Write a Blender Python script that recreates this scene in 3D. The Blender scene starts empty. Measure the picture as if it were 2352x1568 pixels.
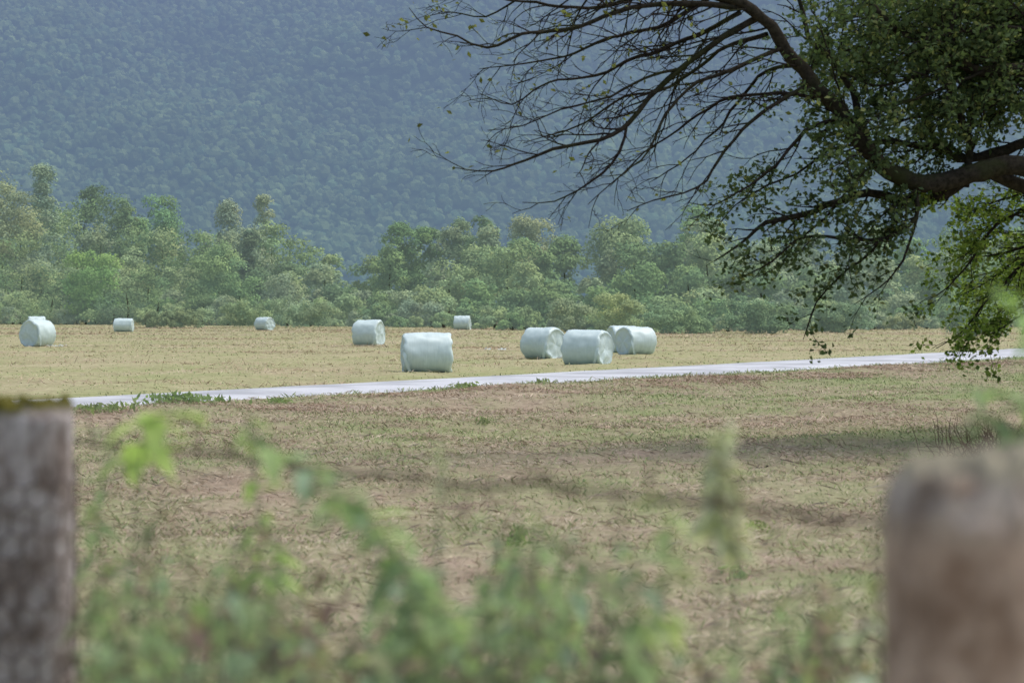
import bpy, math, random, bmesh
import numpy as np
rng=np.random.default_rng(7); random.seed(7)
F=4573.0; H=1.8
def P(px,py,d): return np.array([(px-1176)/F*d, d, H-(py-710)/F*d])
# ---------------------------------------------------------------- helpers
def _h(ix,iy,s): 
    v=np.sin(ix*127.1+iy*311.7+s*74.7)*43758.5453
    return v-np.floor(v)
def vn(x,y,s=0):
    x=np.asarray(x,float);y=np.asarray(y,float)
    ix=np.floor(x);iy=np.floor(y);fx=x-ix;fy=y-iy
    fx=fx*fx*(3-2*fx);fy=fy*fy*(3-2*fy)
    a=_h(ix,iy,s);b=_h(ix+1,iy,s);c=_h(ix,iy+1,s);d=_h(ix+1,iy+1,s)
    return (a*(1-fx)+b*fx)*(1-fy)+(c*(1-fx)+d*fx)*fy
def fbm(x,y,s=0,o=4):
    t=0;a=.5;n=0
    for i in range(o):
        t=t+a*vn(x*2**i,y*2**i,s+i*3.1);n+=a;a*=.5
    return t/n
def mk(name,V,Fc,mat,col=None,smooth=False,parent=None):
    V=np.asarray(V,np.float32);Fc=np.asarray(Fc,np.int32)
    k=Fc.shape[1];m=bpy.data.meshes.new(name)
    m.vertices.add(len(V));m.vertices.foreach_set("co",V.ravel())
    m.loops.add(Fc.size);m.loops.foreach_set("vertex_index",Fc.ravel())
    m.polygons.add(len(Fc));m.polygons.foreach_set("loop_start",np.arange(0,Fc.size,k,dtype=np.int32))
    m.polygons.foreach_set("use_smooth",np.full(len(Fc),smooth,dtype=bool))
    if col is not None:
        a=m.attributes.new("Col",'FLOAT_COLOR','POINT')
        c=np.ones((len(V),4),np.float32);c[:,:3]=col
        a.data.foreach_set("color",c.ravel())
    m.update(calc_edges=True)
    m.materials.append(mat)
    o=bpy.data.objects.new(name,m);bpy.context.scene.collection.objects.link(o)
    if parent: o.parent=parent
    return o
class Acc:
    def __init__(s): s.V=[];s.F=[];s.C=[];s.n=0
    def add(s,V,Fc,C):
        V=np.asarray(V);C=np.asarray(C,float)
        if C.ndim==1: C=np.tile(C,(len(V),1))
        s.V.append(V);s.F.append(np.asarray(Fc)+s.n);s.C.append(C);s.n+=len(V)
    def make(s,name,mat,smooth=False,parent=None):
        return mk(name,np.concatenate(s.V),np.concatenate(s.F),mat,np.concatenate(s.C),smooth,parent)
def nrm(a): return a/(np.linalg.norm(a,axis=-1,keepdims=True)+1e-9)
def n1_(a): return a/(math.sqrt(a[0]*a[0]+a[1]*a[1]+a[2]*a[2])+1e-9)
def leafq(C,N,L,W,fold=0.0,dirn=None):
    n=len(C);N=nrm(N)
    r=rng.normal(size=(n,3)) if dirn is None else dirn
    U=nrm(r-(r*N).sum(1,keepdims=True)*N);T=np.cross(N,U)
    L=np.broadcast_to(L,(n,))[:,None];W=np.broadcast_to(W,(n,))[:,None]
    V=np.stack([C-U*L*.5,C+T*W*.5+U*L*.05+N*fold*L,C+U*L*.5,C-T*W*.5+U*L*.05+N*fold*L],1).reshape(-1,3)
    return V,np.arange(4*n).reshape(n,4)
_cs={}
def tube(pts,rad,k=4):
    pts=np.asarray(pts);n=len(pts)
    t=np.empty_like(pts,dtype=float);t[1:-1]=pts[2:]-pts[:-2];t[0]=pts[1]-pts[0];t[-1]=pts[-1]-pts[-2];t=nrm(t)
    ref=np.array([.13,.9,.21]) if abs(t[n//2][1])<.8 else np.array([.9,.1,.3])
    u=nrm(np.cross(t,ref));v=np.cross(t,u)
    if k not in _cs:
        a=np.linspace(0,2*np.pi,k,endpoint=False);_cs[k]=(np.cos(a)[None,:,None],np.sin(a)[None,:,None])
    c,s=_cs[k]
    r=np.asarray(rad)[:,None,None]
    V=(pts[:,None,:]+r*(c*u[:,None,:]+s*v[:,None,:])).reshape(-1,3)
    i=np.arange(n-1)[:,None]*k;j=np.arange(k)[None,:];j2=(j+1)%k
    Fc=np.stack([i+j,i+j2,i+k+j2,i+k+j],-1).reshape(-1,4)
    return V,Fc
def catmull(Pt,step):
    Pt=np.asarray(Pt,float);Q=np.vstack([2*Pt[0]-Pt[1],Pt,2*Pt[-1]-Pt[-2]]);out=[]
    for i in range(1,len(Q)-2):
        p0,p1,p2,p3=Q[i-1],Q[i],Q[i+1],Q[i+2]
        m=max(2,int(np.linalg.norm(p2-p1)/step))
        for t in np.linspace(0,1,m,endpoint=False):
            out.append(.5*((2*p1)+(-p0+p2)*t+(2*p0-5*p1+4*p2-p3)*t*t+(-p0+3*p1-3*p2+p3)*t**3))
    out.append(Pt[-1]);return np.array(out)
# ---------------------------------------------------------------- materials
class NT:
    def __init__(s,name):
        s.m=bpy.data.materials.new(name);s.m.use_nodes=True;s.t=s.m.node_tree;s.t.nodes.clear()
        s.out=s.n('ShaderNodeOutputMaterial')
    def n(s,t,**k):
        o=s.t.nodes.new(t)
        for a,b in k.items(): setattr(o,a,b)
        return o
    def l(s,a,b): s.t.links.new(a,b)
    def noise(s,scale,det=4,vec=None,rough=.55):
        o=s.n('ShaderNodeTexNoise');o.inputs['Scale'].default_value=scale;o.inputs['Detail'].default_value=det;o.inputs['Roughness'].default_value=rough
        if vec is not None: s.l(vec,o.inputs['Vector'])
        return o.outputs['Fac']
    def ramp(s,fac,stops):
        r=s.n('ShaderNodeValToRGB');e=r.color_ramp.elements
        while len(e)<len(stops): e.new(.5)
        for i,(p,c) in enumerate(stops): e[i].position=p;e[i].color=(*c,1)
        s.l(fac,r.inputs[0]);return r.outputs[0]
    def mul(s,a,b,fac=1.0,mode='MULTIPLY'):
        o=s.n('ShaderNodeMix',data_type='RGBA',blend_type=mode);
        if isinstance(fac,(int,float)): o.inputs[0].default_value=fac
        else: s.l(fac,o.inputs[0])
        for k,v in ((6,a),(7,b)):
            if isinstance(v,tuple): o.inputs[k].default_value=(*v,1)
            else: s.l(v,o.inputs[k])
        return o.outputs[2]
    def attr(s): 
        a=s.n('ShaderNodeAttribute');a.attribute_name='Col';return a.outputs['Color']
    def pos(s): return s.n('ShaderNodeNewGeometry').outputs['Position']
    def bump(s,h,st,dist):
        b=s.n('ShaderNodeBump');b.inputs['Strength'].default_value=st;b.inputs['Distance'].default_value=dist;s.l(h,b.inputs['Height']);return b.outputs[0]
    def diff(s,col):
        b=s.n('ShaderNodeBsdfDiffuse');s.l(col,b.inputs[0]);return b.outputs[0]
    def bsdf(s,col,rough=.9,normal=None,spec=.3):
        b=s.n('ShaderNodeBsdfPrincipled');b.inputs['Roughness'].default_value=rough;b.inputs['Specular IOR Level'].default_value=spec
        if isinstance(col,tuple): b.inputs['Base Color'].default_value=(*col,1)
        else: s.l(col,b.inputs['Base Color'])
        if normal is not None: s.l(normal,b.inputs['Normal'])
        return b.outputs[0]
    def haze(s,sh,fac,c):  # imitates haze by mixing emission into the surface shader, no volume
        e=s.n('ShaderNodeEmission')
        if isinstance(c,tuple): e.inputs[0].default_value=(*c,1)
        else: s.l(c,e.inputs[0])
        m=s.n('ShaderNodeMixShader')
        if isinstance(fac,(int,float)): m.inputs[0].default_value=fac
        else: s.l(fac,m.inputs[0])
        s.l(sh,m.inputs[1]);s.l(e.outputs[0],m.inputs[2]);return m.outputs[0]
    def fin(s,sh): s.l(sh,s.out.inputs[0]);return s.m
def leafmat(name,trans=.35,haze=0,hc=(.2,.25,.3)):
    t=NT(name);c=t.attr();sh=t.diff(c)
    if trans>0:
        tr=t.n('ShaderNodeBsdfTranslucent');t.l(t.mul(c,(1.1,1.2,.7)),tr.inputs[0])
        m=t.n('ShaderNodeMixShader');m.inputs[0].default_value=trans;t.l(sh,m.inputs[1]);t.l(tr.outputs[0],m.inputs[2]);sh=m.outputs[0]
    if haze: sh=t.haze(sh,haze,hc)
    return t.fin(sh)
# ---------------------------------------------------------------- world + sun
sc=bpy.context.scene
w=bpy.data.worlds.new("World");sc.world=w;w.use_nodes=True
nt=w.node_tree;bg=nt.nodes['Background'];sky=nt.nodes.new('ShaderNodeTexSky');sky.sky_type='NISHITA'
EL,AZ=66,70
sky.sun_disc=False;sky.sun_elevation=math.radians(EL);sky.sun_rotation=math.radians(AZ)
sky.dust_density=6;sky.air_density=1.3;sky.ozone_density=1.5
nt.links.new(sky.outputs[0],bg.inputs[0]);bg.inputs[1].default_value=.15
sd=bpy.data.lights.new("sun","SUN");sd.energy=1.35;sd.angle=math.radians(45);sd.color=(1,.985,.965)
so=bpy.data.objects.new("sun",sd);sc.collection.objects.link(so)
so.rotation_euler=(math.radians(-(90-EL)),0,math.radians(-AZ))
sc.view_settings.view_transform='Standard';sc.view_settings.look='None'
# ---------------------------------------------------------------- camera
cd=bpy.data.cameras.new("camera");cam=bpy.data.objects.new("camera",cd);sc.collection.objects.link(cam);sc.camera=cam
cam.location=(0,0,H);cam.rotation_euler=(math.radians(90)-math.atan(74/F),0,0)
cd.lens=70;cd.sensor_width=36;cd.clip_end=12000;cd.clip_start=.05
cd.dof.use_dof=True;cd.dof.focus_distance=46;cd.dof.aperture_fstop=2.7
# ---------------------------------------------------------------- road geometry functions
N0=np.array([-7.93,36.1]);N1=np.array([19.07,74.2]);F0=np.array([-8.9,39.8]);F1=np.array([23.2,90.4])
dN=(N1-N0);uN=dN/np.linalg.norm(dN);pN=np.array([-uN[1],uN[0]])
dF=(F1-F0);uF=dF/np.linalg.norm(dF);pF=np.array([-uF[1],uF[0]])
def sN(x,y): return (x-N0[0])*pN[0]+(y-N0[1])*pN[1]
def sF(x,y):
    a=(x-F0[0])*pF[0]+(y-F0[1])*pF[1]; b=(x-F0[0])*pN[0]+(y-F0[1])*pN[1]
    return np.where(y<39.8,b,a)
def roadmask(x,y): return (sN(x,y)>0)&(sF(x,y)<0)
def gz(x,y):
    d=np.minimum(np.abs(sN(x,y)),np.abs(sF(x,y)))
    m=np.clip(d/1.5,0,1)*(~roadmask(x,y))*np.clip((120-y)/60,0,1)*np.clip((y+40)/40,0,1)
    bank=.14*np.exp(-((sN(x,y)+2.6)/1.2)**2)*fbm(x*.6,y*.6,9)
    return m*((fbm(x*.35,y*.35,1)-.5)*.28+(fbm(x*2.2,y*2.2,5)-.5)*.09)+bank*m
def greenness(x,y):
    n=fbm(x*.45,y*.25,21); n2=fbm(x*2.1,y*1.6,33)
    s=sN(x,y); f=sF(x,y)
    edge=.6*np.exp(-np.abs(s+.6)/1.4)+.5*np.exp(-np.abs(f-.4)/2.0)
    g=(n-.5)*1.9+(n2-.5)*1.8+edge
    g=g+np.where(f>0,.05,0.0)+.3*np.clip((x/np.maximum(y,1)-.02)*5,0,1)*(f<0)*np.exp(-((s+9)/9)**2)
    g=g-.28*np.exp(-((s+3.6)/1.7)**2)*(x<2)
    return np.clip(g*.60+.43,0,1)
# ---------------------------------------------------------------- ground
def sinhs(a,c,n,k,lo=-1,hi=1):
    u=np.linspace(lo,hi,n);return c+a*np.sinh(k*u)/np.sinh(k)
xs=sinhs(4000,0,420,8.2);ys=sinhs(5000,18,460,8.2,-.55,1)
X,Y=np.meshgrid(xs,ys);X=X.ravel();Y=Y.ravel()
Z=gz(X,Y)
nx,ny=len(xs),len(ys)
i=np.arange(ny-1)[:,None]*nx;j=np.arange(nx-1)[None,:]
Fc=np.stack([i+j,i+j+1,i+j+1+nx,i+j+nx],-1).reshape(-1,4)
g=greenness(X,Y)[:,None]
far=(sF(X,Y)>0)[:,None]
br=fbm(X*.3,Y*.3,50)[:,None]
strawN=np.array([.29,.24,.195])*(1-br)+np.array([.38,.33,.265])*br
strawF=np.array([.35,.32,.225])*(1-br)+np.array([.43,.40,.285])*br
straw=np.where(far,strawF,strawN)
grn=np.where(far,np.array([.31,.34,.19]),np.array([.25,.29,.16]))
colg=straw*(1-g)+grn*g
t=NT("field_ground");c=t.attr();p=t.pos()
n1=t.noise(14,6,p,.7);n2=t.noise(2.3,5,p,.6);n3=t.noise(.35,4,p,.6)
c=t.mul(c,t.ramp(n1,[(.3,(.72,.70,.68)),(.7,(1.28,1.26,1.24))]))
c=t.mul(c,t.ramp(n2,[(.3,(.84,.82,.80)),(.7,(1.13,1.14,1.12))]))
c=t.mul(c,t.ramp(n3,[(.35,(.94,.96,.92)),(.65,(1.07,1.05,1.06))]))
mk("field_ground",np.stack([X,Y,Z],1),Fc,t.fin(t.diff(c)),colg,True)
# road
T=np.linspace(-2.2,9,900);rows=[]
for tt in T:
    if tt<0: a=N0+tt*dN;b=F0+tt*dN
    elif tt>1: a=N1+(tt-1)*dN;b=F1+(tt-1)*dN*1.0
    else: a=N0+tt*dN;b=F0+tt*dF
    L=tt*46
    ja=(float(fbm(L*.9,0,3))-.5)*.4;jb=(float(fbm(L*.9,9,4))-.5)*.4
    a=a+pN*ja;b=b+pN*jb
    for q,z in ((-.04,-.02),(0.0,.03),(.3,.05),(.5,.06),(.7,.05),(1.0,.03),(1.04,-.02)):
        c2=a*(1-q)+b*q;rows.append((c2[0],c2[1],z))
n=7;i=np.arange(len(T)-1)[:,None]*n;j=np.arange(n-1)[None,:]
Fc=np.stack([i+j,i+j+n,i+j+1+n,i+j+1],-1).reshape(-1,4)[:,::-1]
t=NT("wet_road_painted_sheen");p=t.pos();a=t.noise(.45,4,p);b=t.noise(30,3,p)
c=t.mul(t.ramp(a,[(.38,(.40,.42,.45)),(.52,(.56,.59,.63)),(.65,(.65,.68,.72))]),t.ramp(b,[(.3,(.88,.88,.88)),(.7,(1.1,1.1,1.1))]))  # pale base colour stands in for sky reflected on the wet surface
bs=t.n('ShaderNodeBsdfPrincipled');t.l(c,bs.inputs['Base Color']);bs.inputs['Roughness'].default_value=.5;bs.inputs['Specular IOR Level'].default_value=.35
mk("country_road",np.array(rows),Fc,t.fin(bs.outputs[0]),None,True)
# ---------------------------------------------------------------- grass and straw
def blades(Nn,y0,y1,pw,hmin,hmax,wmul,farside,seed):
    r=np.random.default_rng(seed)
    u=r.random(Nn);y=(y0**pw+u*(y1**pw-y0**pw))**(1/pw)
    x=(r.random(Nn)*2-1)*(.30*y+1.0)
    ok=~roadmask(x,y)&((sF(x,y)>0) if farside else (sN(x,y)<0))
    x=x[ok];y=y[ok];n=len(x)
    g=greenness(x,y);isg=r.random(n)<(g*.95)
    tuft=fbm(x*1.5,y*1.5,77)
    h=hmin+(hmax-hmin)*r.random(n)**2*(.4+1.4*tuft)
    h=np.where(isg,h*.62,h*.95)
    ed=np.exp(-np.abs(np.where(sF(x,y)>0,sF(x,y),-sN(x,y)))/.7);h=h*(1+.8*ed)
    wd=wmul*y*(.5+r.random(n))*np.where(isg,.85,.8)
    ang=r.random(n)*2*np.pi
    lay=np.where(isg,.5+.6*r.random(n),1.0+1.4*r.random(n))
    dx=np.cos(ang);dy=np.sin(ang)
    lean=h*lay
    up=h*np.where(isg,.85,.08+.5*r.random(n)**3)
    z=gz(x,y)+np.where(isg,-.005,.012*r.random(n))
    wx=-dy*wd;wy=dx*wd
    V=np.stack([np.stack([x-wx,y-wy,z],1),np.stack([x+wx,y+wy,z],1),
                np.stack([x+dx*lean*.5+wx*.7,y+dy*lean*.5+wy*.7,z+up*.75],1),
                np.stack([x+dx*lean,y+dy*lean,z+up],1)],1).reshape(-1,3)
    pal=np.array([[.45,.385,.305],[.38,.315,.25],[.30,.24,.195],[.54,.475,.375],[.37,.305,.235]])
    if farside: pal=np.array([[.46,.415,.295],[.39,.35,.24],[.35,.305,.21],[.52,.475,.35],[.43,.40,.275]])
    c=pal[r.integers(0,5,n)]*(.82+.36*r.random((n,1)))
    gp=np.array([[.28,.35,.165],[.33,.38,.19],[.23,.30,.14],[.37,.40,.22]])
    gc=gp[r.integers(0,4,n)]*(.9+.4*r.random((n,1)))
    c=np.where(isg[:,None],gc,c)
    dark=np.clip(1.28-.45*fbm(x*.8,y*.8,91),.85,1.2)[:,None]
    c=np.repeat(c*dark,4,0)
    return V,np.arange(4*n).reshape(n,4),c
gmat=leafmat("dry_grass",0)
A=Acc()
A.add(*blades(330000,8.0,75,1.3,.02,.11,.00022,False,1))
A.make("mown_grass",gmat)
A=Acc()
A.add(*blades(140000,38,240,1.25,.03,.09,.0003,True,2))
A.make("stubble_grass",gmat)
def litter(n,cx,cy,sx,sy,col,L=.25):
    x=rng.normal(cx,sx,n);y=rng.normal(cy,sy,n);ok=~roadmask(x,y)&~(np.abs(sN(x,y))<.3);x=x[ok];y=y[ok];n=len(x)
    hh=.07*np.exp(-((x-cx)/sx)**2/2-((y-cy)/sy)**2/2)
    C=np.stack([x,y,gz(x,y)+.01+hh*rng.random(n)],1)
    N=np.array([0,0,1.])+rng.normal(size=(n,3))*.35
    V,Fq=leafq(C,N,L*(.5+rng.random(n)),.005+.00024*y,0)
    return V,Fq,np.repeat(np.array(col)*(.8+.4*rng.random((n,1))),4,0)
A=Acc()
for k in range(200):
    y=9+28*rng.random()**.8;x=(rng.random()*2-1)*.27*y
    if sN(x,y)>-1: continue
    A.add(*litter(260,x,y,.25+.9*rng.random(),.08+.25*rng.random(),random.choice([(.52,.45,.35),(.36,.28,.225),(.41,.33,.265),(.47,.39,.305)]),.10))
for k in range(90):
    s=rng.random();q=N0+dN*s*1.0-pN*(2.2+2.2*rng.random())
    A.add(*litter(230,q[0],q[1],.6,.28,random.choice([(.38,.28,.225),(.44,.34,.275),(.49,.41,.325)]),.16))
for k in range(120):
    y=45+150*rng.random();x=(rng.random()*2-1)*.27*y
    if sF(x,y)<1.5: continue
    A.add(*litter(240,x,y,2+5*rng.random(),.25+.35*rng.random(),random.choice([(.46,.37,.275),(.53,.46,.34),(.42,.33,.245)]),.4))
A.make("cut_hay_litter",gmat)
# ---------------------------------------------------------------- mountain
def mz(x,y):
    return np.maximum(0,(y-1320))*.60+(fbm(x/260,y/260,11)-.5)*110*np.clip((y-1300)/300,0,1)+(fbm(x/60,y/60,13,3)-.5)*14*np.clip((y-1300)/100,0,1)-2
xs=np.linspace(-2600,2600,261);ys=np.linspace(1250,3400,180)
X,Y=np.meshgrid(xs,ys);X=X.ravel();Y=Y.ravel();nx,ny=261,180
i=np.arange(ny-1)[:,None]*nx;j=np.arange(nx-1)[None,:]
Fc=np.stack([i+j,i+j+1,i+j+1+nx,i+j+nx],-1).reshape(-1,4)
t=NT("mountain_forest");p=t.pos();c=t.attr()
sp=t.n('ShaderNodeSeparateXYZ');t.l(p,sp.inputs[0])
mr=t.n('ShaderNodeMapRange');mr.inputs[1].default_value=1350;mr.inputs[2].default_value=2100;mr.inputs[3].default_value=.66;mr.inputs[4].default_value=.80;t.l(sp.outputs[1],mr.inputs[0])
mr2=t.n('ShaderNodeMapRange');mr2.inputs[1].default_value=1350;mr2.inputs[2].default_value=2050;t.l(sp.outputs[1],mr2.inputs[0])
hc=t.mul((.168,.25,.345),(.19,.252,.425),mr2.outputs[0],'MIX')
mm=t.fin(t.haze(t.diff(c),mr.outputs[0],hc))  # blue air haze painted as slope and crown emission, stronger with depth
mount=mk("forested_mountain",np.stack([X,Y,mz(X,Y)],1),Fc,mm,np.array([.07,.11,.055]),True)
bm=bmesh.new();bmesh.ops.create_icosphere(bm,subdivisions=2,radius=1)
iv=np.array([v.co[:] for v in bm.verts]);bm.faces.ensure_lookup_table();ifc=np.array([[v.index for v in f.verts] for f in bm.faces]);bm.free()
fcn=iv[ifc].mean(1);keep=(fcn[:,2]>-.35)&(fcn[:,1]<.6);ifc=ifc[keep]
sp_=6.4
gx,gy=np.meshgrid(np.arange(-820,820,sp_),np.arange(1300,2330,sp_));gx=gx.ravel()+rng.uniform(-3,3,gx.size);gy=gy.ravel()+rng.uniform(-3,3,gy.size)
ok=(np.abs(gx)/gy<.32)&(rng.random(len(gx))<.93);gx=gx[ok];gy=gy[ok];n=len(gx)
gh=mz(gx,gy);R=3.0+2.8*rng.random(n)**1.5
C=np.stack([gx,gy,gh+2+2.5*rng.random(n)],1)
disp=1+.26*(rng.random((n,len(iv)))-.5)*2
V=C[:,None,:]+iv[None]*disp[:,:,None]*R[:,None,None]*np.array([1,1,1.1])
base=np.array([[.10,.145,.065],[.115,.165,.07],[.085,.13,.06],[.13,.18,.08],[.09,.15,.075]])
cc=base[rng.integers(0,5,n)]*(.7+.7*rng.random((n,1)))*(.6+.8*fbm(gx/70,gy/70,17))[:,None]
colr=(cc[:,None,:]*1.45*np.ones((1,len(iv),1))).reshape(-1,3)
Fc=(ifc[None]+(np.arange(n)*len(iv))[:,None,None]).reshape(-1,3)
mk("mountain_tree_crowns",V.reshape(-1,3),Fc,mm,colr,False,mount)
# ---------------------------------------------------------------- treeline
tl=Acc();tw=Acc()
def crown(acc,x,y,z0,h,r,nl,col,ls,shape='round',seed=None,clumps=None):
    k=clumps or int(20+h*2.2)
    u=rng.random(k)
    if shape=='round':
        zz=.04+.92*u**.85;rad=r*np.sqrt(np.clip(1-((zz-.40)/.62)**2,0.05,1))
    elif shape=='cone':
        zz=.06+.92*u;rad=r*(1.02-zz)**.6
    else:
        zz=.03+.77*u;rad=r*np.sqrt(np.clip(1-(zz/.95)**2,.05,1))
    a=rng.random(k)*2*np.pi;q=rng.random(k)**.5*.85
    cx=x+np.cos(a)*rad*q;cy=y+np.sin(a)*rad*q;cz=z0+zz*h
    cr=(r*.28+.3)*(.5+.8*rng.random(k))
    cr=np.minimum(cr,h*.28)
    per=np.maximum(20,(nl*cr**2/np.sum(cr**2))).astype(int)
    idx=np.repeat(np.arange(k),per);n=len(idx)
    d=nrm(rng.normal(size=(n,3)));d[:,2]=np.where(d[:,2]<-.3,-d[:,2],d[:,2]);d[:,1]=np.where(d[:,1]>.5,-d[:,1],d[:,1])
    rr=cr[idx]*(.55+.6*rng.random(n))
    C=np.stack([cx[idx],cy[idx],cz[idx]],1)+d*rr[:,None]*np.array([1,1,.9])
    C[:,2]=np.maximum(C[:,2],z0+.05)
    N=d+np.array([0,-.25,.6])+rng.normal(size=(n,3))*.5
    L=ls*(.7+.8*rng.random(n))
    V,Fq=leafq(C,N,L,L*.66)
    cf=(.80+.42*rng.random(k))[idx][:,None]
    cl=np.array(col)*np.array([2.45,2.55,2.3])*cf*(.8+.4*rng.random((n,1)))
    cl=cl*(1+np.array([.25,.1,-.1])*((rng.random(k)-.5)*1.0)[idx][:,None])
    acc.add(V,Fq,np.repeat(cl,4,0))
prof_x=[-400,0,60,100,150,200,250,300,360,420,480,520,600,640,700,750,800,850,880,950,1030,1110,1150,1230,1290,1340,1400,1450,1520,1600,1650,1750,1900,2100,2200,2352,2800]
prof_y=[420,425,450,460,465,460,478,478,485,515,508,500,500,515,555,580,598,590,550,540,530,532,552,530,562,558,538,532,538,508,518,538,542,540,533,510,510]
fd_x=[-400,0,400,800,1000,1100,1300,1500,1900,2100,2352,2800];fd_y=[240,238,225,205,195,180,158,156,168,180,205,210]
greens=[(.09,.135,.06),(.115,.16,.075),(.08,.12,.055),(.135,.175,.085),(.13,.165,.10),(.10,.155,.065),(.07,.105,.055),(.145,.18,.09),(.12,.15,.095)]
def tree_row(off,hf,spacing,nl,ls,jit,rmul):
    px=-200.
    while px<2560:
        d=np.interp(px,fd_x,fd_y)+off+rng.uniform(-jit,jit)
        py=np.interp(px,prof_x,prof_y)
        full=(710-py)/F*d+H
        h=full*hf*(rng.uniform(.70,1.10) if hf<.95 else rng.uniform(.78,1.05))
        x=(px-1176)/F*d
        r=max(1.0,h*rmul*rng.uniform(.75,1.35))
        sh='cone' if rng.random()<.13 else 'round'
        if h<5: sh='bush'
        col=random.choice(greens)
        crown(tl,x,d,0 if sh=='bush' else h*.02,h,r,int(nl*rng.uniform(.8,1.2)),col,ls,sh)
        V,Fq=tube([(x,d,0),(x+rng.uniform(-.2,.2),d,h*.4),(x+rng.uniform(-.4,.4),d,h*.85)],[.16,.1,.03],5);tw.add(V,Fq,(.12,.11,.09))
        px+=spacing*rng.uniform(.6,1.4)*F/d
tree_row(52,1.0,4.0,3000,.36,4,.31)
tree_row(38,.82,4.2,3000,.34,4,.36)
tree_row(24,.60,4.0,2900,.31,4,.45)
tree_row(13,.43,3.5,2500,.28,3,.6)
tree_row(5,.29,3.0,2200,.24,2,.75)
tree_row(0,.17,2.7,1300,.20,1.5,.95)
def feat(px,pytop,d,rpx,col,shape,nl=6000,ls=.31,cl=None):
    h=(710-pytop)/F*d+H;x=(px-1176)/F*d
    crown(tl,x,d,0,h,rpx/F*d,nl,col,ls,shape,clumps=cl)
feat(105,375,262,55,(.12,.16,.11),'cone',9000)
feat(30,425,255,80,(.14,.16,.09),'round',7000)
feat(215,425,285,45,(.065,.10,.055),'round')
feat(365,455,270,60,(.09,.15,.07),'round',7000)
feat(290,458,272,40,(.08,.12,.06),'round')
feat(215,580,236,72,(.11,.175,.055),'round',9000,.28,40)
feat(500,570,232,72,(.10,.15,.07),'round',8000,.28)
feat(605,452,275,42,(.15,.18,.12),'cone')
feat(525,458,278,52,(.14,.17,.12),'cone')
feat(575,535,255,40,(.055,.08,.05),'cone')
feat(1110,505,235,45,(.07,.11,.055),'round')
feat(920,512,248,55,(.07,.115,.05),'round')
feat(985,515,250,42,(.075,.12,.05),'round')
feat(1055,503,246,50,(.085,.12,.07),'round')
feat(1220,500,240,80,(.15,.17,.10),'round',8000)
feat(1600,476,232,60,(.09,.15,.065),'round',7000)
feat(1440,508,215,105,(.135,.175,.09),'round',9000)
tmat=leafmat("treeline_foliage",0,.23,(.24,.295,.31))  # aerial haze painted in as a faint blue-grey glow of the leaves
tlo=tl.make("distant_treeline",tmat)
t=NT("treeline_bark");tw.make("treeline_trunks",t.fin(t.diff(t.attr())),parent=tlo)
smat=leafmat("shrub_foliage",0,.16,(.25,.30,.31))  # shrubs glow faintly too, a weaker painted haze
def shrub(px,pyb,pyt,wpx,col,nl=5000,ls=.16,multi=3):
    d=H*F/(pyb-710);h=(pyb-pyt)/F*d;x=(px-1176)/F*d;r=wpx/F*d/2
    a=Acc()
    for q in range(multi):
        f=(q+.5)/multi*2-1
        crown(a,x+f*r*.62,d+rng.uniform(-.5,.5),0,h*rng.uniform(.78,1.0),r*(.95/multi+.22),nl//multi,col,ls,'bush',clumps=14)
    a.make("shrub",smat)
shrub(390,753,708,190,(.10,.125,.065),6000,.18,5)
shrub(560,751,685,140,(.12,.16,.085),4500,.18,3)
shrub(700,752,672,190,(.13,.17,.10),6000,.18,4)
shrub(830,744,672,120,(.11,.15,.08),4000,.18,3)
shrub(960,745,680,90,(.16,.19,.09),3000,.17,3)
shrub(1040,745,655,90,(.11,.15,.09),3500,.17,3)
shrub(1310,762,672,130,(.14,.17,.10),5500,.15,3)
shrub(1420,764,655,130,(.17,.20,.095),6500,.14,3)
shrub(1560,766,690,190,(.11,.16,.085),6500,.15,4)
shrub(1740,766,672,200,(.08,.12,.065),6500,.15,4)
shrub(1930,764,690,170,(.09,.13,.075),5500,.15,4)
shrub(2075,757,715,110,(.13,.15,.085),3500,.15,3)
shrub(2240,772,680,160,(.12,.16,.10),6500,.14,3)
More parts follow.
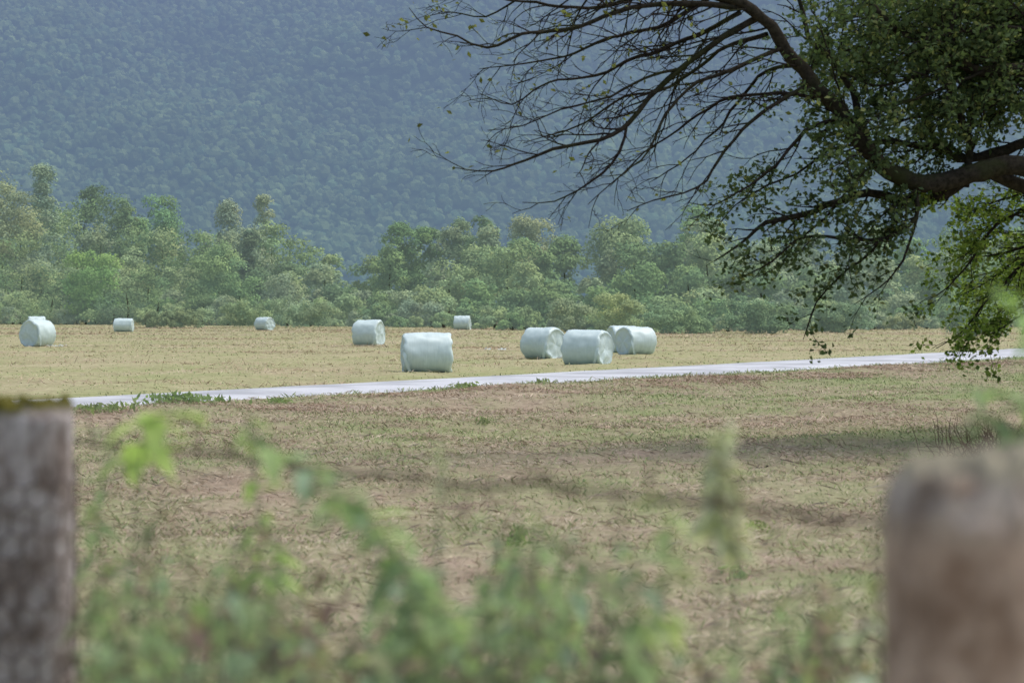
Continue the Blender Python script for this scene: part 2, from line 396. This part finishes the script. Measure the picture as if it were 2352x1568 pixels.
# ---------------------------------------------------------------- wrapped bales
t=NT("bale_wrap_film");tc=t.n('ShaderNodeTexCoord').outputs['Object']
mp=t.n('ShaderNodeMapping');mp.inputs['Scale'].default_value=(6,1.0,1.0);t.l(tc,mp.inputs[0])
n1=t.noise(2.0,4,mp.outputs[0],.5);n2=t.noise(5,4,tc,.6)
c=t.mul(t.ramp(n1,[(.3,(.60,.745,.755)),(.7,(.66,.80,.81))]),t.ramp(n2,[(.3,(.92,.94,.94)),(.7,(1.03,1.03,1.03))]))
bmat=t.fin(t.bsdf(c,.40,t.bump(n1,.25,.03),.4))
def bale(px,pyb,D,L,yaw,dd=None):
    d=H*F/(pyb-710) if dd is None else dd
    d+=D*.3
    x=(px-1176)/F*d;R=D/2;nu=56
    prof=[(0,-.5)]
    for q in np.linspace(.25,.85,4): prof.append((q,-.5-.012*np.cos(q*3)))
    for a in np.linspace(90,0,7): prof.append((.86+.14*math.cos(math.radians(a)),-.43-.07*math.sin(math.radians(a))))
    for q in np.linspace(-.34,.34,12): prof.append((1+.012*math.cos(q*4),q))
    for a in np.linspace(0,90,7): prof.append((.86+.14*math.cos(math.radians(a)),.43+.07*math.sin(math.radians(a))))
    for q in np.linspace(.85,.25,4): prof.append((q,.5+.012*np.cos(q*3)))
    prof.append((0,.5));prof=np.array(prof);m=len(prof)
    th=np.linspace(0,2*np.pi,nu,endpoint=False);s=rng.random()*50
    rr=prof[:,0][:,None]*R*(1+.06*(fbm(prof[:,1][:,None]*5+s,np.cos(th)[None]*2+np.sin(th)[None]*2.3,s)-.5)*2)
    rr=rr*(1+.02*np.sin(2*th+s))[None]
    ax=prof[:,1][:,None]*L*np.ones((1,nu))+ (fbm(np.cos(th)[None]*prof[:,0][:,None]*3+s,np.sin(th)[None]*prof[:,0][:,None]*3,3)-.5)*.12*L
    vy=rr*np.cos(th)[None];vz=rr*np.sin(th)[None]
    vz=np.where(vz<-.88*R,-.88*R+(vz+.88*R)*.15,vz);vz=vz*1.02
    V=np.stack([ax,vy*1.03,vz],-1).reshape(-1,3)
    i=np.arange(m-1)[:,None]*nu;j=np.arange(nu)[None];j2=(j+1)%nu
    Fc=np.stack([i+j,i+j2,i+nu+j2,i+nu+j],-1).reshape(-1,4)
    o=mk("wrapped_hay_bale",V,Fc,bmat,None,True)
    o.location=(x,d,.88*R*1.02+.0);o.rotation_euler=(0,0,math.radians(yaw))
    e=-.5*L if yaw>=0 else .5*L
    pts=np.array([(e*.93,-R*.75,R*.3),(e*1.02,-R*.92,0),(e*.95,-R*.98,-R*.4),(e*.8,-R*.85,-R*.86)])
    pts=catmull(pts,.08);wd=.05+.04*rng.random(len(pts))
    a=pts+np.array([0,-.03,0]);b=pts+np.stack([wd*1.2*np.sign(-e),-.05+0*wd,.02+0*wd],1)
    V=np.concatenate([a,b]);k=len(pts);Fq=[[q,q+1,q+1+k,q+k] for q in range(k-1)]
    mk("film_tail",V,Fq,bmat,None,True,o)
    return o
bale(980,855,1.17,1.38,6)
bale(1349,841,1.18,1.32,-28)
bale(1248,825,1.18,1.22,-40)
bale(1460,816,1.17,1.22,32)
bale(1432,809,1.15,1.2,20)
bale(847,794,1.30,1.30,-20)
bale(86,795,1.33,1.25,62)
bale(84,763,1.30,1.3,20)
bale(284,762,1.12,1.48,2)
bale(608,758,1.15,1.45,-38)
bale(1062,757,1.28,1.4,-8)
bale(1082,753,1.2,1.2,30)
A=Acc()
for (px,py,n,s) in ((130,795,14,.25),(1150,803,10,.2)):
    d=H*F/(py-710);C=np.array([(px-1176)/F*d,d,.02])+rng.normal(size=(n,3))*np.array([s*1.5,s,.02]);C[:,2]=np.abs(C[:,2])+.01
    V,Fq=leafq(C,np.array([0,-.6,1])+rng.normal(size=(n,3))*.4,.18,.08);A.add(V,Fq,(.5,.58,.58))
t=NT("film_scrap");A.make("plastic_film_scraps",t.fin(t.bsdf(t.attr(),.4)))
# ---------------------------------------------------------------- old fruit tree
tr=Acc();lf=Acc()
def barkc(r): 
    return np.array([.027,.024,.023]) if r<.03 else np.array([.034,.032,.027])
leafC=[];leafN=[];leafL=[];leafCol=[]
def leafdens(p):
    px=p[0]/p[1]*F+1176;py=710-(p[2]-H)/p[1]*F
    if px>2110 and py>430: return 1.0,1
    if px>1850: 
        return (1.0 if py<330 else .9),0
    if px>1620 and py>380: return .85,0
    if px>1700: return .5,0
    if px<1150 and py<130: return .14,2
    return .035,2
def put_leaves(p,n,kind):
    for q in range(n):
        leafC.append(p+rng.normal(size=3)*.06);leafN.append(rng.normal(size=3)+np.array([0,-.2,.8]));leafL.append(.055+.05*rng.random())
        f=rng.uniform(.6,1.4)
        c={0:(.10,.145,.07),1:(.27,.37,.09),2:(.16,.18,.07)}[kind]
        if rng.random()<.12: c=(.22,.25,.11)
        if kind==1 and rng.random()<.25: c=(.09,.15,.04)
        leafCol.append(np.array(c)*f)
OUT=np.array([-.8,0,-.15])
ntube=[0]
def grow(p,d,L,r,lev,droop):
    ntube[0]+=1
    st={1:.12,2:.08,3:.055}[lev];n=max(3,int(L/st));pts=[p];dd=d
    nz=rng.normal(size=(n,3))*{1:.13,2:.18,3:.24}[lev]
    for q in range(n):
        f=q/n
        dd=dd+nz[q];dd=np.array([dd[0],dd[1],dd[2]-droop*(1-1.7*f)]);dd=n1_(dd)
        p=p+dd*st;pts.append(p)
    P_=np.array(pts);m=len(pts);rad=np.linspace(r,max(.0026,r*.35),m)
    V,Fq=tube(P_,rad,4 if lev<3 else 3);tr.add(V,Fq,barkc(r))
    if lev<3:
        step={1:.135,2:.115}[lev];acc=0
        for k in range(1,m-1):
            acc+=st
            if acc>=step*rng.uniform(.5,1.3):
                acc=0
                tg=n1_(pts[k+1]-pts[k]);sd=rng.normal(size=3);sd=n1_(sd-(sd@tg)*tg)
                nd=n1_(tg*rng.uniform(.6,1.1)+sd*rng.uniform(.45,.9)+OUT*.12)
                ll=(rng.uniform(.22,.7) if lev==1 else rng.uniform(.07,.24))*(1.15-k/m*.6)
                grow(pts[k],nd,ll,max(.0032,r*(.55 if lev==1 else .6)),lev+1,droop*.6)
    if lev>=2:
        den,kd=leafdens(pts[m//2])
        for k in range(1,m):
            if rng.random()<den: put_leaves(pts[k],rng.integers(1,6 if den>.65 else 3),kd)
def limb(pl,r0,r1,sp=.26,tl_=(.5,1.5),droop=.05,t0=.05,spawn=True,world=False,side=1.0):
    W=pl if world else [P(*q) for q in pl]
    pts=catmull(W,.14)
    n=len(pts);w=np.stack([fbm(np.arange(n)*.35,np.full(n,rng.random()*99),k)-.5 for k in range(3)],1)
    pts=pts+w*min(.24,.12+r0)*np.sin(np.linspace(0,np.pi,n))[:,None]
    rad=np.linspace(1,0,n)**.85*(r0-r1)+r1;rad=rad*(1+.2*(rng.random(n)-.5))
    V,Fq=tube(pts,rad,10 if r0>.05 else 6);tr.add(V,Fq,barkc(r0))
    if not spawn: return
    acc=0
    for k in range(int(n*t0)+1,n-1):
        acc+=.14
        if acc>=sp*rng.uniform(.5,1.3):
            acc=0
            tg=n1_(pts[k+1]-pts[k]);sd=rng.normal(size=3);sd=n1_(sd-(sd@tg)*tg)
            nd=n1_(tg*rng.uniform(.6,1.2)+sd*rng.uniform(.5,1.0)*side+OUT*.35)
            grow(pts[k],nd,rng.uniform(*tl_)*(1.1-.4*k/n),max(.006,min(.014,rad[k]*.5)),1,droop)
limb([(2720,1040,25.5),(2700,800,25.4),(2690,600,25.2),(2650,480,25)],.34,.27,spawn=False)
limb([(2660,520,25),(2500,430,25),(2352,380,24.8),(2230,400,24.7),(2110,432,24.6),(2040,395,24.5),(1965,315,24.4),(1880,200,24.4),(1800,110,24.3),(1720,30,24.2),(1600,-25,24.1),(1450,-30,24),(1300,-10,23.9)],.165,.02,.2,(.7,1.8),.06,.25)
limb([(2660,500,25.2),(2500,470,25.2),(2352,430,25.2),(2250,405,25.1),(2200,440,25),(2110,470,24.9),(2000,452,24.8),(1870,480,24.7),(1760,510,24.6),(1700,560,24.5),(1640,600,24.5)],.12,.008,.17,(.3,.8),.05,.35)
limb([(2640,480,25.4),(2480,300,25.6),(2352,335,25.5),(2230,360,25.4),(2140,345,25.2),(2010,330,25.1),(1900,345,25)],.11,.012,.17,(.4,1.1),.04,.3)
limb([(2640,470,25),(2520,250,25),(2352,160,24.9),(2240,165,24.9),(2130,90,24.8),(2060,70,24.7),(1960,-30,24.6)],.12,.03,.17,(.5,1.3),.05,.3)
limb([(2215,430,24.9),(2222,330,24.9),(2200,250,24.8),(2170,150,24.8),(2185,40,24.8),(2210,-60,24.8)],.055,.02,.17,(.4,1.0),.03)
limb([(2650,420,26),(2600,150,26.5),(2450,-60,26.5),(2250,-160,26.5),(2000,-180,26.4),(1700,-150,26)],.2,.03,.2,(.7,1.5),.08,.3)
limb([(2000,350,24.5),(1940,190,24.9),(1860,80,25.2),(1820,-40,25.4)],.055,.02,.17,(.4,1.1),.05)
limb([(2180,150,24.8),(2080,190,24.6),(2000,200,24.6),(1920,160,24.5)],.03,.008,.15,(.3,.9),.05)
Lf=[([(1700,20,24.2),(1580,10,24),(1450,15,23.9),(1330,60,23.8),(1220,75,23.7),(1120,110,23.6),(1050,85,23.5),(980,65,23.5),(940,20,23.5)],.040,(.4,1.0),.06),
([(1650,-10,24.1),(1500,-20,24.3),(1350,20,24.5),(1200,10,24.6),(1090,-20,24.7),(1040,-30,24.7)],.035,(.4,1.0),.08),
([(1735,45,24.3),(1680,75,24.2),(1560,160,24),(1490,225,23.9),(1440,280,23.8),(1370,325,23.7),(1240,352,23.6),(1130,392,23.5),(1040,385,23.5)],.045,(.35,1.1),.05),
([(1700,30,24.2),(1580,95,24.4),(1470,130,24.5),(1370,180,24.6),(1260,190,24.6),(1180,240,24.7),(1100,215,24.8)],.03,(.4,1.1),.06),
([(1560,160,24),(1480,180,23.8),(1380,230,23.7),(1290,255,23.6),(1200,290,23.5),(1120,300,23.5)],.02,(.3,.9),.06),
([(1440,280,23.8),(1420,350,23.7),(1350,420,23.6),(1270,465,23.6),(1200,465,23.5)],.02,(.25,.6),.05),
([(1800,110,24.3),(1700,150,24),(1600,190,23.9),(1530,270,23.8),(1490,350,23.7),(1430,400,23.6),(1350,470,23.6)],.03,(.3,.9),.06),
([(1870,190,24.4),(1780,235,24.2),(1700,300,24.1),(1650,370,24),(1600,430,23.9),(1500,460,23.9),(1440,485,23.9)],.03,(.3,.8),.05),
([(1900,230,24.4),(1760,215,24.7),(1650,240,24.8),(1560,300,24.9),(1480,350,25),(1400,430,25)],.028,(.3,1.0),.06),
([(1930,270,24.4),(1850,300,24.2),(1780,380,24.1),(1720,430,24),(1640,470,24),(1580,465,24)],.028,(.3,.7),.05),
([(1640,-10,24.1),(1540,50,24.7),(1420,80,24.9),(1300,130,25),(1180,150,25.1),(1100,160,25.1)],.03,(.4,1.1),.06),
([(1760,80,24.2),(1650,120,25),(1540,200,25.2),(1430,220,25.3),(1320,290,25.4),(1200,330,25.4)],.03,(.4,1.0),.06),
([(1830,150,24.3),(1740,180,25.1),(1640,300,25.3),(1560,380,25.3),(1490,420,25.4)],.028,(.3,1.0),.06),
([(1350,-60,25),(1220,-20,25.2),(1120,40,25.3),(1040,30,25.4),(980,40,25.4)],.02,(.3,.8),.06)]
for q in Lf: limb(q[0],q[1],.004,.16,q[2],q[3])
limb([(2100,430,24.6),(2105,500,24.4),(2040,548,24.3),(1985,548,24.3),(1850,545,24.2),(1770,600,24.2),(1700,640,24.2)],.035,.005,.14,(.25,.7),.06)
limb([(2060,500,24.5),(2000,580,24.4),(1930,630,24.4),(1880,690,24.4),(1845,780,24.4)],.02,.004,.16,(.12,.36),.06)
limb([(1930,460,24.8),(1880,520,24.9),(1820,560,24.9),(1780,640,24.9)],.02,.004,.14,(.2,.6),.06)
limb([(2105,500,24.4),(2080,590,24.3),(2020,660,24.2),(1960,700,24.2)],.02,.004,.16,(.12,.36),.06)
limb([(1900,345,25),(1830,400,25.1),(1760,430,25.2),(1690,470,25.2),(1650,520,25.2)],.02,.004,.14,(.2,.6),.06)
for q in ([(2500,440,25.6),(2380,470,25.8),(2290,520,26),(2230,600,26.1),(2180,660,26.1),(2130,690,26.2)],
          [(2480,470,25.9),(2390,560,26.3),(2320,640,26.4),(2260,700,26.4),(2210,760,26.4),(2150,800,26.4)],
          [(2500,460,26),(2420,520,26.5),(2340,570,26.7),(2260,590,26.8),(2190,570,26.9)],
          [(2480,500,26),(2430,620,26.2),(2370,700,26.2),(2310,750,26.2),(2265,770,26.2)],
          [(2520,430,27.3),(2420,520,27.6),(2330,600,27.8),(2260,650,27.8),(2200,680,27.9)],
          [(2520,430,27.3),(2450,500,27.6),(2380,540,27.8),(2300,540,27.8),(2220,520,27.9)],
          [(2520,430,28.3),(2450,560,28.6),(2400,640,28.8),(2340,670,28.8),(2270,690,28.9)],
          [(2520,430,28.3),(2440,470,28.6),(2370,600,28.8),(2290,620,28.8),(2220,640,28.9)],
          [(2520,400,27.8),(2440,470,28.0),(2370,500,28.1),(2290,480,28.1),(2220,450,28.2)],
          [(2520,500,29.3),(2440,590,29.4),(2370,660,29.5),(2320,700,29.5),(2300,720,29.5)],
          [(2500,430,26.3),(2400,440,26.8),(2300,460,27),(2220,490,27)]):
    limb(q,.032,.005,.10,(.25,.62),.06,.15)
b0=P(2640,330,26)
for k in range(27):
    e=P(rng.uniform(1860,2340),rng.uniform(-60,350),rng.uniform(23.8,28.5))
    m1=b0*.55+e*.45+np.array([0,0,rng.uniform(.4,1.3)]);m0=b0*.82+e*.18+np.array([0,0,.5])
    limb([b0,m0,m1,e*.8+m1*.2+np.array([0,0,.15]),e],.04,.006,.2,(.4,1.1),.06,.3,world=True)
for k in range(4):
    a=-1.1+k/3*2.2;e=np.array([math.cos(a),math.sin(a)])
    b=P(2660,480,25);pl=[b,b+np.array([e[0]*1.2,e[1]*1.2,1.0]),b+np.array([e[0]*2.8,e[1]*2.6,2.2]),b+np.array([e[0]*4.2+1,e[1]*4.0,2.6])]
    limb(pl,.12,.02,.5,(.6,1.4),.05,.2,world=True)
t=NT("fruit_tree_bark");p=t.pos();a=t.noise(18,5,p,.65);b=t.noise(1.7,3,p)
c=t.mul(t.attr(),t.ramp(a,[(.3,(.5,.5,.5)),(.7,(1.8,1.7,1.6))]))
c=t.mul(c,(.038,.048,.019),t.ramp(b,[(.5,(0,0,0)),(.65,(.7,.7,.7))]),'MIX')
treeo=tr.make("old_fruit_tree",t.fin(t.diff(c)),True)
LC=np.array(leafC);LN=np.array(leafN)
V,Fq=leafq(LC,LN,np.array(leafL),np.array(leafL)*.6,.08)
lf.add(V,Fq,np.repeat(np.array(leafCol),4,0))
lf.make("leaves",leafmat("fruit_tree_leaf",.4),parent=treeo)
# ---------------------------------------------------------------- fence posts
def post(name,px,d,R,top,mat,sq,seed,slope=0,rnd=.03):
    nu,nv=96,200;th=np.linspace(0,2*np.pi,nu,endpoint=False)
    zt=top
    q=np.linspace(0,np.pi/2,14)
    zs=np.concatenate([np.linspace(-.1,zt-rnd,nv-14),zt-rnd+rnd*np.sin(q)])
    fr=np.concatenate([np.ones(nv-14),1-(rnd/R)*(1-np.cos(q))])
    zs=np.concatenate([zs,[zt]*5]);fr=np.concatenate([fr,fr[-1]*np.array([.8,.6,.4,.2,0])])
    nv=len(zs)
    a,z=np.meshgrid(th,zs);fr=fr[:,None]
    base=(np.abs(np.cos(a))**sq+np.abs(np.sin(a))**sq)**(-1/sq)
    r=R*base*fr*(1+.10*(fbm(a*5/np.pi*2+seed,z*1.5,seed)-.5)+.05*(fbm(np.cos(a)*6+9,z*9+np.sin(a)*6,seed+2)-.5))
    ztop=(fbm(np.cos(a)*r/R*2+5,np.sin(a)*r/R*2+5,seed+4)-.5)*.07+(fbm(np.cos(a)*r/R*7+5,np.sin(a)*r/R*7+5,seed+5)-.5)*.055+slope*r*np.cos(a)/R
    z2=z+ztop*np.clip((z-(zt-.25))/.25,0,1)
    V=np.stack([r*np.cos(a),r*np.sin(a),z2],-1).reshape(-1,3)
    i=np.arange(nv-1)[:,None]*nu;j=np.arange(nu)[None];j2=(j+1)%nu
    Fc=np.stack([i+j,i+j2,i+nu+j2,i+nu+j],-1).reshape(-1,4)
    o=mk(name,V,Fc,mat,None,True);o.location=((px-1176)/F*d,d,0);o.rotation_euler=(0,0,.2);return o
def postmat(name,c1,c2,c3,moss,zt,k,low):
    t=NT(name);tc=t.n('ShaderNodeTexCoord').outputs['Object']
    mp=t.n('ShaderNodeMapping');mp.inputs['Scale'].default_value=(1,1,.22);t.l(tc,mp.inputs[0])
    a=t.noise(28,6,mp.outputs[0],.65);b=t.noise(7,4,tc,.6);b2=t.noise(22,4,tc,.6)
    c=t.ramp(a,[(.3,c1),(.5,c2),(.72,c3)])
    c=t.mul(c,t.ramp(b,[(.38,(.55,.48,.43)),(.5,(1,1,1)),(.66,(1.25,1.25,1.25))]),k)
    c=t.mul(c,t.ramp(b2,[(.35,(.6,.55,.5)),(.55,(1.1,1.1,1.1))]),k)
    sp=t.n('ShaderNodeSeparateXYZ');t.l(tc,sp.inputs[0])
    mr=t.n('ShaderNodeMapRange');mr.inputs[1].default_value=zt-.10;mr.inputs[2].default_value=zt-.04;t.l(sp.outputs[2],mr.inputs[0])
    c=t.mul(c,t.mul(low,(1,1,1),mr.outputs[0],'MIX'))
    m2=t.n('ShaderNodeMath',operation='ADD');t.l(sp.outputs[2],m2.inputs[0])
    m3=t.n('ShaderNodeMath',operation='MULTIPLY');t.l(b,m3.inputs[0]);m3.inputs[1].default_value=.06;t.l(m3.outputs[0],m2.inputs[1])
    m4=t.n('ShaderNodeMapRange');m4.inputs[1].default_value=zt+.0;m4.inputs[2].default_value=zt+.022;t.l(m2.outputs[0],m4.inputs[0])
    c=t.mul(c,moss,m4.outputs[0],'MIX')
    return t.fin(t.bsdf(c,.95,t.bump(a,.8,.01),.1))
ztL=H-.210;ztR=H-.172
pl_=post("weathered_fence_post",44,4.5,.117,ztL,postmat("left_post_wood",(.26,.24,.245),(.41,.39,.40),(.56,.54,.56),(.10,.095,.02),ztL,.75,(1,.97,.95)),3.2,3)
pr_=post("weathered_fence_post",2262,2.3,.112,ztR,postmat("right_post_wood",(.31,.27,.24),(.45,.395,.35),(.56,.505,.45),(.31,.29,.22),ztR,.9,(1.06,.92,.84)),2.4,8,.012,.05)
na=Acc();s_=.036;nw=np.random.default_rng(4)
nc=15;nr=38
jit=nw.normal(size=(nr*3,nc*2+4,2))*.004
def cell(iu,iv_):  # jittered shared corner
    return jit[iv_%(nr*3),iu%(nc*2)]
for iy in range(nr):
    for ix in range(nc):
        cxn=ix*s_*math.sqrt(3)+(iy%2)*s_*math.sqrt(3)/2;cz=1.42-iy*s_*1.5
        for a in (90,210,330):
            p0=(cxn,cz);p1=(cxn+s_*math.cos(math.radians(a)),cz+s_*math.sin(math.radians(a)))
            ends=[]
            for (u,z) in (p0,p1):
                ju=cell(int(round(u/(s_*math.sqrt(3)/2))),int(round((2-z)/(s_*.5))));ends.append((u+ju[0],z+ju[1]))
            q=[]
            for tt in np.linspace(0,1,4):
                u=ends[0][0]*(1-tt)+ends[1][0]*tt;z=ends[0][1]*(1-tt)+ends[1][1]*tt
                th=u/(nc*s_*math.sqrt(3))*2*math.pi
                sq=3.2;b=(abs(math.cos(th))**sq+abs(math.sin(th))**sq)**(-1/sq)*.126
                q.append((b*math.cos(th),b*math.sin(th),z))
            V,Fq=tube(np.array(q),[.0019]*4,4);na.add(V,Fq,(.12,.095,.085))
t=NT("netting_wire");na.make("wire_netting",t.fin(t.bsdf(t.attr(),.7)),True,pl_)
# barbed wire
wa=Acc()
def wire(p0,p1,sag,r,barbs=True):
    u=np.linspace(0,1,160);pts=p0[None]*(1-u[:,None])+p1[None]*u[:,None];pts[:,2]-=sag*4*u*(1-u);pts[:,2]+=(fbm(u*14,u*0,7)-.5)*.03
    for ph in (0,np.pi):
        q=pts+np.stack([0*u,np.cos(u*260+ph)*.0018,np.sin(u*260+ph)*.0018],1)
        V,Fq=tube(q,np.full(len(u),r),5);wa.add(V,Fq,(.10,.075,.065))
    if barbs:
        for k in np.arange(6,155,7):
            for s in range(2):
                dr=nrm(rng.normal(size=3));V,Fq=tube([pts[k]-dr*.014,pts[k],pts[k]+dr*.014],[.0008,.0018,.0008],4);wa.add(V,Fq,(.1,.075,.065))
    for k in range(0,150,2):
        if rng.random()<.25+.6*float(vn(k*.06,3.0,5)):
            q=[pts[k]];dd=nrm(rng.normal(size=3)*np.array([1,.6,.5])+np.array([.6,-.4,0]))
            for s in range(5): dd=nrm(dd+rng.normal(size=3)*.5);q.append(q[-1]+dd*.018)
            V,Fq=tube(q,np.full(6,.0026),4);wa.add(V,Fq,(.15,.105,.085))
wire(P(170,1018,4.4),P(2050,1200,2.4),-.003,.0028)
wire(P(170,1420,4.4),P(2050,1640,2.4),.02,.0025,False)
t=NT("rusty_wire");wa.make("barbed_wire",t.fin(t.bsdf(t.attr(),.8)),True)
# ---------------------------------------------------------------- foreground weeds
def weed(name_acc,pts,nleaf,ll,cols,stemc,top0=.0,spread=1.0):
    pts=catmull(pts,.02);n=len(pts)
    V,Fq=tube(pts,np.linspace(.005,.0018,n),5);name_acc.add(V,Fq,stemc)
    ks=np.linspace(int(n*top0),n-1,nleaf).astype(int)
    for q,k in enumerate(ks):
        a=q*2.4+rng.uniform(-.4,.4);d=np.array([math.cos(a),math.sin(a),rng.uniform(-.5,.5)]);d=nrm(d)
        L=ll*rng.uniform(.55,1.2)*(1.15-.5*q/nleaf);W=L*rng.uniform(.42,.64)
        c=np.array(random.choice(cols))*rng.uniform(.75,1.3)
        t_=np.linspace(0,1,6);sd=nrm(np.cross(d,[0,0,1]))
        mid=pts[k][None]+d[None]*(t_*L)[:,None]*spread;mid[:,2]-=t_**2*L*rng.uniform(.1,.9)
        wd=(np.sin(np.pi*t_**.8)*W*.5)[:,None]
        l=mid+sd*wd+np.array([0,0,1])*wd*.35;r=mid-sd*wd+np.array([0,0,1])*wd*.35
        V=np.concatenate([l,mid,r]);Fq=[]
        for s in range(5): Fq+= [[s,s+1,s+7,s+6],[s+6,s+7,s+13,s+12]]
        name_acc.add(V,Fq,c)
wm=leafmat("weed_leaf",.45,.05,(.5,.55,.5))  # slight pale emission painted into the leaves to lift their darks
G=[(.30,.42,.20),(.36,.48,.23),(.25,.36,.21),(.41,.51,.26),(.31,.42,.30)]
B=[(.26,.19,.16),(.19,.13,.115),(.35,.27,.20),(.29,.32,.18)]
def hero(pp,d,nleaf,ll,cols,name="weed_plant",top0=.0):
    a=Acc();w0=[P(px,py,d) for px,py in pp];b=w0[0].copy();b[2]=0;b[0]+=.05;mid=(b+w0[0])/2
    weed(a,[b,mid]+w0,nleaf,ll,cols,(.26,.31,.18),top0);a.make(name,wm)
hero([(1010,1560),(960,1400),(900,1260),(800,1150),(700,1080),(610,1030),(560,965)],3.2,90,.09,G,top0=.60)
hero([(1040,1600),(1000,1440),(950,1320),(870,1230),(780,1180)],3.1,55,.09,G,top0=.68)
hero([(230,1560),(235,1350),(225,1180),(245,1060),(235,990)],3.9,55,.07,G+B[3:],top0=.6)
hero([(300,1500),(310,1200),(330,1020),(350,960),(470,965)],3.6,18,.09,[(.46,.60,.2)],top0=.9)
hero([(620,1500),(600,1250),(585,1080),(570,960)],3.7,22,.07,[(.42,.57,.2)],top0=.8)
hero([(1500,1600),(1520,1400),(1540,1250),(1525,1130)],3.1,70,.075,[(.44,.52,.27),(.48,.55,.30)],top0=.62)
hero([(1420,1650),(1440,1480),(1470,1350),(1440,1250)],3.0,50,.075,G,top0=.68)
hero([(1640,1600),(1650,1400),(1645,1200),(1655,1060),(1665,965)],3.4,100,.05,[(.66,.67,.50),(.60,.62,.44)],top0=.875)
hero([(1700,1600),(1690,1400),(1690,1200),(1690,1090)],3.4,45,.04,[(.66,.67,.50)],top0=.9)
hero([(1010,1500),(1005,1300),(1015,1100),(1010,1000)],3.5,30,.035,[(.45,.47,.36)],top0=.85)
hero([(2420,1200),(2380,980),(2330,920),(2260,900),(2215,890)],3.7,60,.08,[(.28,.39,.2),(.32,.43,.22)],top0=.72)
hero([(2440,1200),(2400,1060),(2330,990),(2270,950),(2230,980)],3.7,50,.08,[(.28,.39,.2),(.32,.43,.22)],top0=.72)
hero([(2440,1100),(2400,860),(2360,720),(2320,690),(2280,660)],3.0,22,.07,[(.34,.5,.2)],top0=.85)
hero([(1980,1560),(1985,1480),(1990,1430)],2.6,6,.06,[(.5,.57,.5)],top0=.9)
for k in range(205):
    u=rng.random()
    px=185+(1200*u if k<140 else 1200+640*(rng.random()))
    d=rng.uniform(2.7,4.3)
    hump=1235+110*math.sin(px*.008+1)+(100 if px>1300 else 0)
    topy=hump+rng.random()**.7*330
    ptop=P(px,topy,d);b=np.array([ptop[0]+rng.uniform(-.15,.15),d+rng.uniform(-.1,.1),0]);m=(b*.35+ptop*.65)+np.array([rng.uniform(-.05,.05),0,0])
    tipp=ptop+np.array([rng.uniform(-.09,.09),0,-.01])
    a=Acc();dry=rng.random()<.34
    weed(a,[b,m,ptop,tipp],int(rng.uniform(16,34)),rng.uniform(.035,.08),B if dry else G+B[3:],(.19,.15,.12) if dry else (.26,.31,.18),.62)
    a.make("dry_weed" if dry else "weed_plant",wm)
# ---------------------------------------------------------------- roadside weed tufts, twig, dry brush
def tuft(px,py,wpx,n,h,cols,name="grass_tuft",L=.16):
    d=H*F/(py-710);x=(px-1176)/F*d;r=wpx/F*d/2
    C=np.stack([x+rng.normal(size=n)*r*.5,d+rng.normal(size=n)*.25,h*rng.random(n)],1)
    N=rng.normal(size=(n,3))+np.array([0,-.3,1]);dr=rng.normal(size=(n,3))*.7+np.array([0,0,.8])
    C[:,2]+=gz(C[:,0],C[:,1])
    V,Fq=leafq(C,N,L*(.6+.8*rng.random(n)),L*.35,dirn=dr)
    a=Acc();a.add(V,Fq,np.repeat(np.array(cols)*(.7+.6*rng.random((n,1))),4,0));a.make(name,wm)
tuft(400,945,150,260,.2,(.22,.32,.13));tuft(490,940,90,120,.14,(.22,.31,.13));tuft(640,928,50,60,.10,(.22,.3,.12))
tuft(1062,898,60,70,.12,(.23,.30,.13));tuft(1250,884,50,50,.10,(.24,.30,.14));tuft(240,955,130,150,.12,(.26,.33,.15))
tuft(1190,1255,60,110,.06,(.22,.31,.12),L=.07);tuft(1690,1305,60,60,.05,(.32,.4,.22),L=.07);tuft(1740,1200,60,90,.05,(.3,.37,.15),L=.06)
tuft(1110,975,30,50,.1,(.24,.29,.14),L=.1)
a=Acc()
V,Fq=tube(np.array([P(1712,1085,22.1),P(1735,1078,22.1),P(1765,1070,22.0)]),[.012,.014,.008],6);a.add(V,Fq,(.05,.04,.035))
V,Fq=tube(np.array([P(1735,1078,22.1),P(1745,1066,22.2)]),[.008,.005],5);a.add(V,Fq,(.05,.04,.035))
t=NT("twig_bark");tm=t.fin(t.bsdf(t.attr(),.9));a.make("fallen_twig",tm)
a=Acc()
for k in range(110):
    b=np.array([(2290-1176)/F*24+rng.normal()*.35,24+rng.normal()*.3,0]);q=[b];dd=nrm(np.array([rng.normal()*.5-.15,rng.normal()*.4,1]))
    for s in range(6): dd=nrm(dd+rng.normal(size=3)*.22);q.append(q[-1]+dd*rng.uniform(.05,.13))
    V,Fq=tube(q,np.linspace(.006,.002,7),4);a.add(V,Fq,(.13,.09,.065))
a.make("dry_brush",tm)
